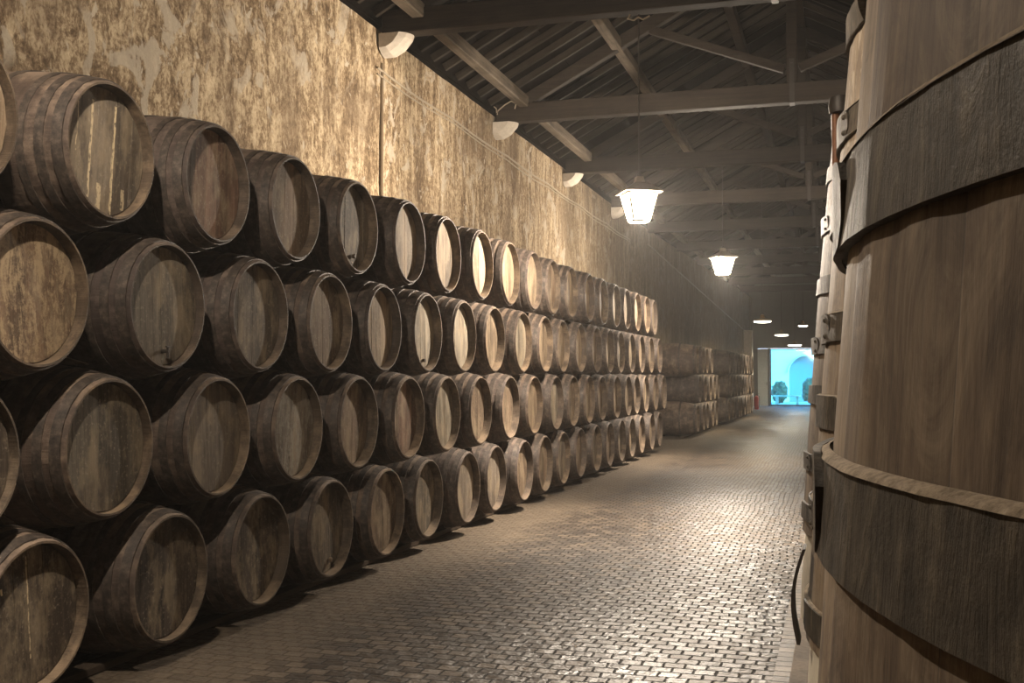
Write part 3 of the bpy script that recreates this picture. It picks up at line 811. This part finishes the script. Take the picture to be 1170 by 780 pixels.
# copper pipe between second and third vat
cp = empty('copper_pipe', (-.01, 5.98, .006)); tag(cp, 'reddish copper pipe standing upright between the second and third vat', 'pipe')
bm = bmesh.new(); tube(bm, [(0, 0, 0), (0, 0, 1.5), (0, 0, 3.0)], .022, 12); tube(bm, [(.062, .02, 0), (.062, .02, 1.5), (.062, .02, 3.0)], .016, 12); obj('pipe_shaft', bm, M['copper'], cp, smooth=True)
bm = bmesh.new(); lathe(bm, [(2.98, .05), (2.98, .065), (3.02, .07), (3.065, .062), (3.065, .02)], 16, 'Z', cap0=True, cap1=True)
for v in bm.verts: v.co.x += .03
obj('pipe_cap', bm, M['iron'], cp, smooth=True, angle=radians(30))

# ------------------------------------------------------------------ lamps
def lantern(x, y, z0, lab, rz, hang_z, energy):
    """four sided tapered lantern, wide at the top; z0 = its underside"""
    t = empty('hanging_lantern', (x, y, z0), rz); tag(t, lab, 'lantern', 'hanging lanterns')
    hb, ht, H = .092, .160, .30
    cb = [(-hb, -hb), (hb, -hb), (hb, hb), (-hb, hb)]; ct = [(-ht, -ht), (ht, -ht), (ht, ht), (-ht, ht)]
    bm = bmesh.new()
    for i in range(4):
        bar(bm, (*cb[i], .012), (*ct[i], H), .014, .014, (0.01, 1, 0)); j = (i + 1) % 4
        bar(bm, (*cb[i], .008), (*cb[j], .008), .014, .014); bar(bm, (*ct[i], H), (*ct[j], H), .016, .016)
    obj('lantern_frame', bm, M['cap_metal'], t)
    for i in range(4):
        j = (i + 1) % 4; bm = bmesh.new(); k = .95
        v = [bm.verts.new((cb[i][0] * k, cb[i][1] * k, .016)), bm.verts.new((cb[j][0] * k, cb[j][1] * k, .016)), bm.verts.new((ct[j][0] * k, ct[j][1] * k, H - .008)), bm.verts.new((ct[i][0] * k, ct[i][1] * k, H - .008))]
        bm.faces.new(v); obj('glass_pane', bm, M['lamp_glass'], t)
    bm = bmesh.new(); f = ht * 1.28
    for a, b, za, zb in ((f, f * .98, H + .010, H + .026),):
        lo = [bm.verts.new((sx * a, sy * a, za)) for sx, sy in ((-1, -1), (1, -1), (1, 1), (-1, 1))]
        hi = [bm.verts.new((sx * b, sy * b, zb)) for sx, sy in ((-1, -1), (1, -1), (1, 1), (-1, 1))]
        m1 = [bm.verts.new((sx * .05, sy * .05, H + .13)) for sx, sy in ((-1, -1), (1, -1), (1, 1), (-1, 1))]
        m2 = [bm.verts.new((sx * .035, sy * .035, H + .19)) for sx, sy in ((-1, -1), (1, -1), (1, 1), (-1, 1))]
        for p, q in ((lo, hi), (hi, m1), (m1, m2)):
            for k in range(4): bm.faces.new((p[k], p[(k + 1) % 4], q[(k + 1) % 4], q[k]))
        bm.faces.new(lo[::-1]); bm.faces.new(m2)
    obj('lantern_cap', bm, M['cap_metal'], t)
    bm = bmesh.new(); tube(bm, [(0, 0, H + .19), (0, 0, hang_z - z0)], .009, 6)
    bmesh.ops.create_uvsphere(bm, u_segments=10, v_segments=6, radius=.03, matrix=Matrix.Translation((0, 0, H + .2)))
    obj('hanging_rod', bm, M['iron'], t)
    bm = bmesh.new(); bmesh.ops.create_uvsphere(bm, u_segments=12, v_segments=8, radius=.035, matrix=Matrix.Translation((0, 0, .195)))
    obj('bulb', bm, emit('bulb_glow', (1, .88, .66), 60), t, smooth=True)
    L = bpy.data.lights.new('lantern_light', 'POINT'); L.energy = energy; L.color = (1.0, .86, .70); L.shadow_soft_size = .035
    lo_ = bpy.data.objects.new('lantern_light', L); COL.objects.link(lo_); lo_.parent = t; lo_.location = (0, 0, .115)
    return t
LX = -2.05
lantern(LX, 11.5, 3.235, 'bright hanging lantern with tapered glass, the nearer and larger of the two glowing ones', radians(28), EAVE + .04, 700)
lantern(LX, 20.2, 3.44, 'smaller glowing hanging lantern farther down the hall', radians(34), EAVE - .012, 700)
lantern(-2.35, 2.7, 4.0, 'hanging lantern above the near end of the barrel stack', radians(20), 6.95, 290)
# curled hook below the nearest beam
bm = bmesh.new(); tube(bm, [(LX - .10, 11.52, 5.50), (LX - .12, 11.5, 5.45), (LX - .05, 11.48, 5.42), (LX, 11.48, 5.45)], .010, 6); tube(bm, [(LX, 11.48, 5.45), (LX + .05, 11.48, 5.42), (LX + .12, 11.5, 5.46)], .010, 6)
o = obj('ceiling_hook', bm, M['cable']); tag(o, 'small curled hook on the nearest tie beam above the bright lantern', 'hook')

FAR = [(LX, 30.7, 3.09, .25, 'flat disc pendant lamp with brass mount, nearest of the far ones'), (LX, 40.9, 3.07, .26, 'flat disc pendant lamp midway between the other far lamps'),
       (-2.05, 52.9, 3.01, .33, 'flat disc pendant lamp lowest above the doorway'), (-1.40, 44.5, 3.56, .19, 'smallest flat disc lamp, high beside the vats')]
for x, y, z, r, lab in FAR:
    t = empty('pendant_lamp', (x, y, z)); tag(t, lab, 'lamp', 'far pendant lamps')
    bm = bmesh.new(); lathe(bm, [(0, r * .93), (-.035, r * .9), (-.05, r * .6), (-.055, r * .1)], 24, 'Z', cap0=True, cap1=True); obj('diffuser', bm, M['diffuser'], t, smooth=True)
    bm = bmesh.new(); lathe(bm, [(-.012, r), (.02, r * 1.02), (.045, r * .8), (.07, r * .3), (.16, .05), (.18, .02)], 24, 'Z', cap0=True, cap1=True); obj('shade', bm, M['brass'], t, smooth=True)
    bm = bmesh.new(); tube(bm, [(0, 0, .17), (0, 0, roof_z(x) + .0 - z)], .010, 6); obj('hanging_rod', bm, M['iron'], t)
    L = bpy.data.lights.new('pendant_light', 'AREA'); L.shape = 'DISK'; L.size = r * 1.6; L.energy = 60 if r > .2 else 20; L.color = (1, .86, .62)
    q = bpy.data.objects.new('pendant_light', L); COL.objects.link(q); q.parent = t; q.location = (0, 0, -.065)

# ------------------------------------------------------------------ things near the door, courtyard beyond
ex = empty('fire_extinguisher', (-3.72, 51.3, .006)); tag(ex, 'red fire extinguisher on the floor at the end of the barrels by the doorway', 'fire extinguisher')
bm = bmesh.new(); lathe(bm, [(0, .09), (.02, .105), (.52, .105), (.6, .07), (.63, .03)], 20, 'Z', cap0=True, cap1=True); obj('cylinder', bm, M['red'], ex, smooth=True, angle=radians(40))
bm = bmesh.new(); tube(bm, [(0, 0, .63), (0, 0, .70)], .022, 8); bar(bm, (-.02, 0, .70), (.13, 0, .73), .02, .012); tube(bm, [(.02, .02, .66), (.13, .03, .6), (.14, .03, .3), (.12, .03, .12)], .012, 6); obj('valve_and_hose', bm, M['iron'], ex)
sg_ = empty('red_sign', (-4.02, 51.0, 1.0))
bm = bmesh.new(); box(bm, (-.30, -.01, -.14), (.0, .01, .36)); obj('sign_plate', bm, M['red'], sg_)
bm = bmesh.new(); tube(bm, [(-.15, .02, -.99), (-.15, .02, .3)], .015, 8); obj('post', bm, M['iron'], sg_)
tag(sg_, 'small red board on a thin post at the end of the barrels', 'sign')
bm = bmesh.new(); box(bm, (-14, Y1 + .3, -.1), (12, Y1 + 22, -.001)); struct('ground', bm, M['cobble']).name = 'trim_5'
fc = empty('courtyard_building', (-2.3, Y1 + 9, 0)); tag(fc, 'white courtyard building with a large arched opening, seen through the blue glazed door', 'building')
bm = bmesh.new()
W_, R_ = 5.0, .95; cx, cz = .35, 1.75
pts = [(cx + R_ * cos(a), cz + R_ * sin(a)) for a in [pi * k / 20 for k in range(21)]]
outer = [(W_, 0.0), (W_, 4.2), (-W_, 4.2), (-W_, 0.0)]
fr = [(cx + R_, 0.0)] + pts + [(cx - R_, 0.0)]
def strip(y):
    return [bm.verts.new((x, y, z)) for x, z in outer + fr[::-1]]
a = strip(0); b = strip(.35)
bm.faces.new(a); bm.faces.new(b[::-1])
for k in range(len(a)): bm.faces.new((a[k], b[k], b[(k + 1) % len(a)], a[(k + 1) % len(a)]))
obj('facade_wall', bm, M['facade'], fc)
bm = bmesh.new(); box(bm, (cx - R_, .30, 0), (cx + R_, .34, cz + R_)); obj('inner_gate', bm, plain('blue_grey_gate', (.16, .24, .28), .7), fc)
bm = bmesh.new()
for k in range(21):
    an = pi * k / 20
for k in range(20):
    a0_, a1_ = pi * k / 20, pi * (k + 1) / 20
    bar(bm, (cx + (R_ + .07) * cos(a0_), -.02, cz + (R_ + .07) * sin(a0_)), (cx + (R_ + .07) * cos(a1_), -.02, cz + (R_ + .07) * sin(a1_)), .06, .13, (0, 1, 0))
obj('arch_surround', bm, M['stone'], fc)
def shrub(x, y, r, h, lab):
    bm = bmesh.new(); rr = random.Random(int(x * 100))
    bmesh.ops.create_icosphere(bm, subdivisions=4, radius=1)
    for v in bm.verts:
        n_ = 1 + .28 * noise.noise(v.co * 3 + Vector((x, y, 0))) + .18 * noise.noise(v.co * 9)
        v.co = Vector((v.co.x * r * n_, v.co.y * r * n_, h / 2 + v.co.z * h / 2 * n_))
    mn = min(v.co.z for v in bm.verts)
    for v in bm.verts: v.co.z -= mn
    o = obj('shrub', bm, M['leaf'], None, (x, y, 0)); tag(o, lab, 'shrub')
shrub(-3.25, Y1 + 5.2, .42, 1.15, 'dark rounded shrub outside behind the glazed door, nearer its hinge edge')
shrub(-1.55, Y1 + 5.6, .48, 1.35, 'taller dark shrub outside behind the glazed door, beneath the arch')
bn = empty('curved_bench', (-2.75, Y1 + 3.2, 0)); tag(bn, 'pale curved bench in the courtyard outside the glazed door', 'bench')
bm = bmesh.new(); pv = None
for k in range(13):
    an = radians(210 + 120 * k / 12); 
    ring = [bm.verts.new((cos(an) * r_, sin(an) * r_ * .5 + .3, z_)) for r_, z_ in ((.55, .42), (.85, .42), (.85, .50), (.55, .50))]
    if pv:
        for q in range(4): bm.faces.new((pv[q], pv[(q + 1) % 4], ring[(q + 1) % 4], ring[q]))
    else: bm.faces.new(ring)
    pv = ring
bm.faces.new(pv[::-1]); obj('seat', bm, M['white_stone'], bn)
for k in (1, 11):
    an = radians(210 + 120 * k / 12); bm = bmesh.new(); c = (cos(an) * .7, sin(an) * .35 + .3)
    box(bm, (c[0] - .08, c[1] - .06, 0), (c[0] + .08, c[1] + .06, .42), bevel=.01); obj('leg', bm, M['white_stone'], bn)

# ------------------------------------------------------------------ world and daylight
w = bpy.data.worlds.new('World'); scn.world = w; w.use_nodes = True
nt = w.node_tree; bg = nt.nodes['Background']
sky = nt.nodes.new('ShaderNodeTexSky'); sky.sky_type = 'NISHITA'; sky.sun_disc = False; sky.sun_elevation = radians(38); sky.sun_rotation = radians(120)
nt.links.new(sky.outputs[0], bg.inputs[0]); bg.inputs[1].default_value = 1.1
sun = bpy.data.lights.new('sun', 'SUN'); sun.energy = 1.6; sun.angle = .01; sun.color = (.9, .96, 1)
so = bpy.data.objects.new('sun', sun); COL.objects.link(so); so.rotation_euler = (radians(50), 0, radians(35))

# thin haze added so the lanterns get a soft glow around them
hm = bpy.data.materials.new('added_glow_haze'); hm.use_nodes = True; ht_ = hm.node_tree; ht_.nodes.clear()
vo = ht_.nodes.new('ShaderNodeOutputMaterial'); vs_ = ht_.nodes.new('ShaderNodeVolumeScatter')
vs_.inputs['Density'].default_value = .0017; vs_.inputs['Anisotropy'].default_value = .45; vs_.inputs['Color'].default_value = (1, .97, .93, 1)
ht_.links.new(vs_.outputs[0], vo.inputs['Volume'])
bm = bmesh.new(); box(bm, (-5.9, Y0 - .6, -.5), (5.2, Y1 + .2, 9.6)); hz_ = obj('haze', bm, hm); tag(hz_, kind='structure')

# ------------------------------------------------------------------ camera
cam = bpy.data.cameras.new('camera'); cam.sensor_width = 36; cam.lens = 1240 * 36 / 1170; cam.clip_end = 200
co = bpy.data.objects.new('camera', cam); COL.objects.link(co)
co.location = (0, 0, CAM_H)
co.rotation_euler = (radians(90) + math.atan(38 / 1240), 0, math.atan(375 / 1240))
scn.camera = co
scn.view_settings.view_transform = 'Standard'; scn.view_settings.look = 'None'
scn.view_settings.gamma = 1; scn.view_settings.use_curve_mapping = False
scn.view_settings.exposure = 1.38
scn.cycles.max_bounces = 8; scn.cycles.diffuse_bounces = 5
scn.cycles.use_denoising = True
scn.cycles.sample_clamp_indirect = 6
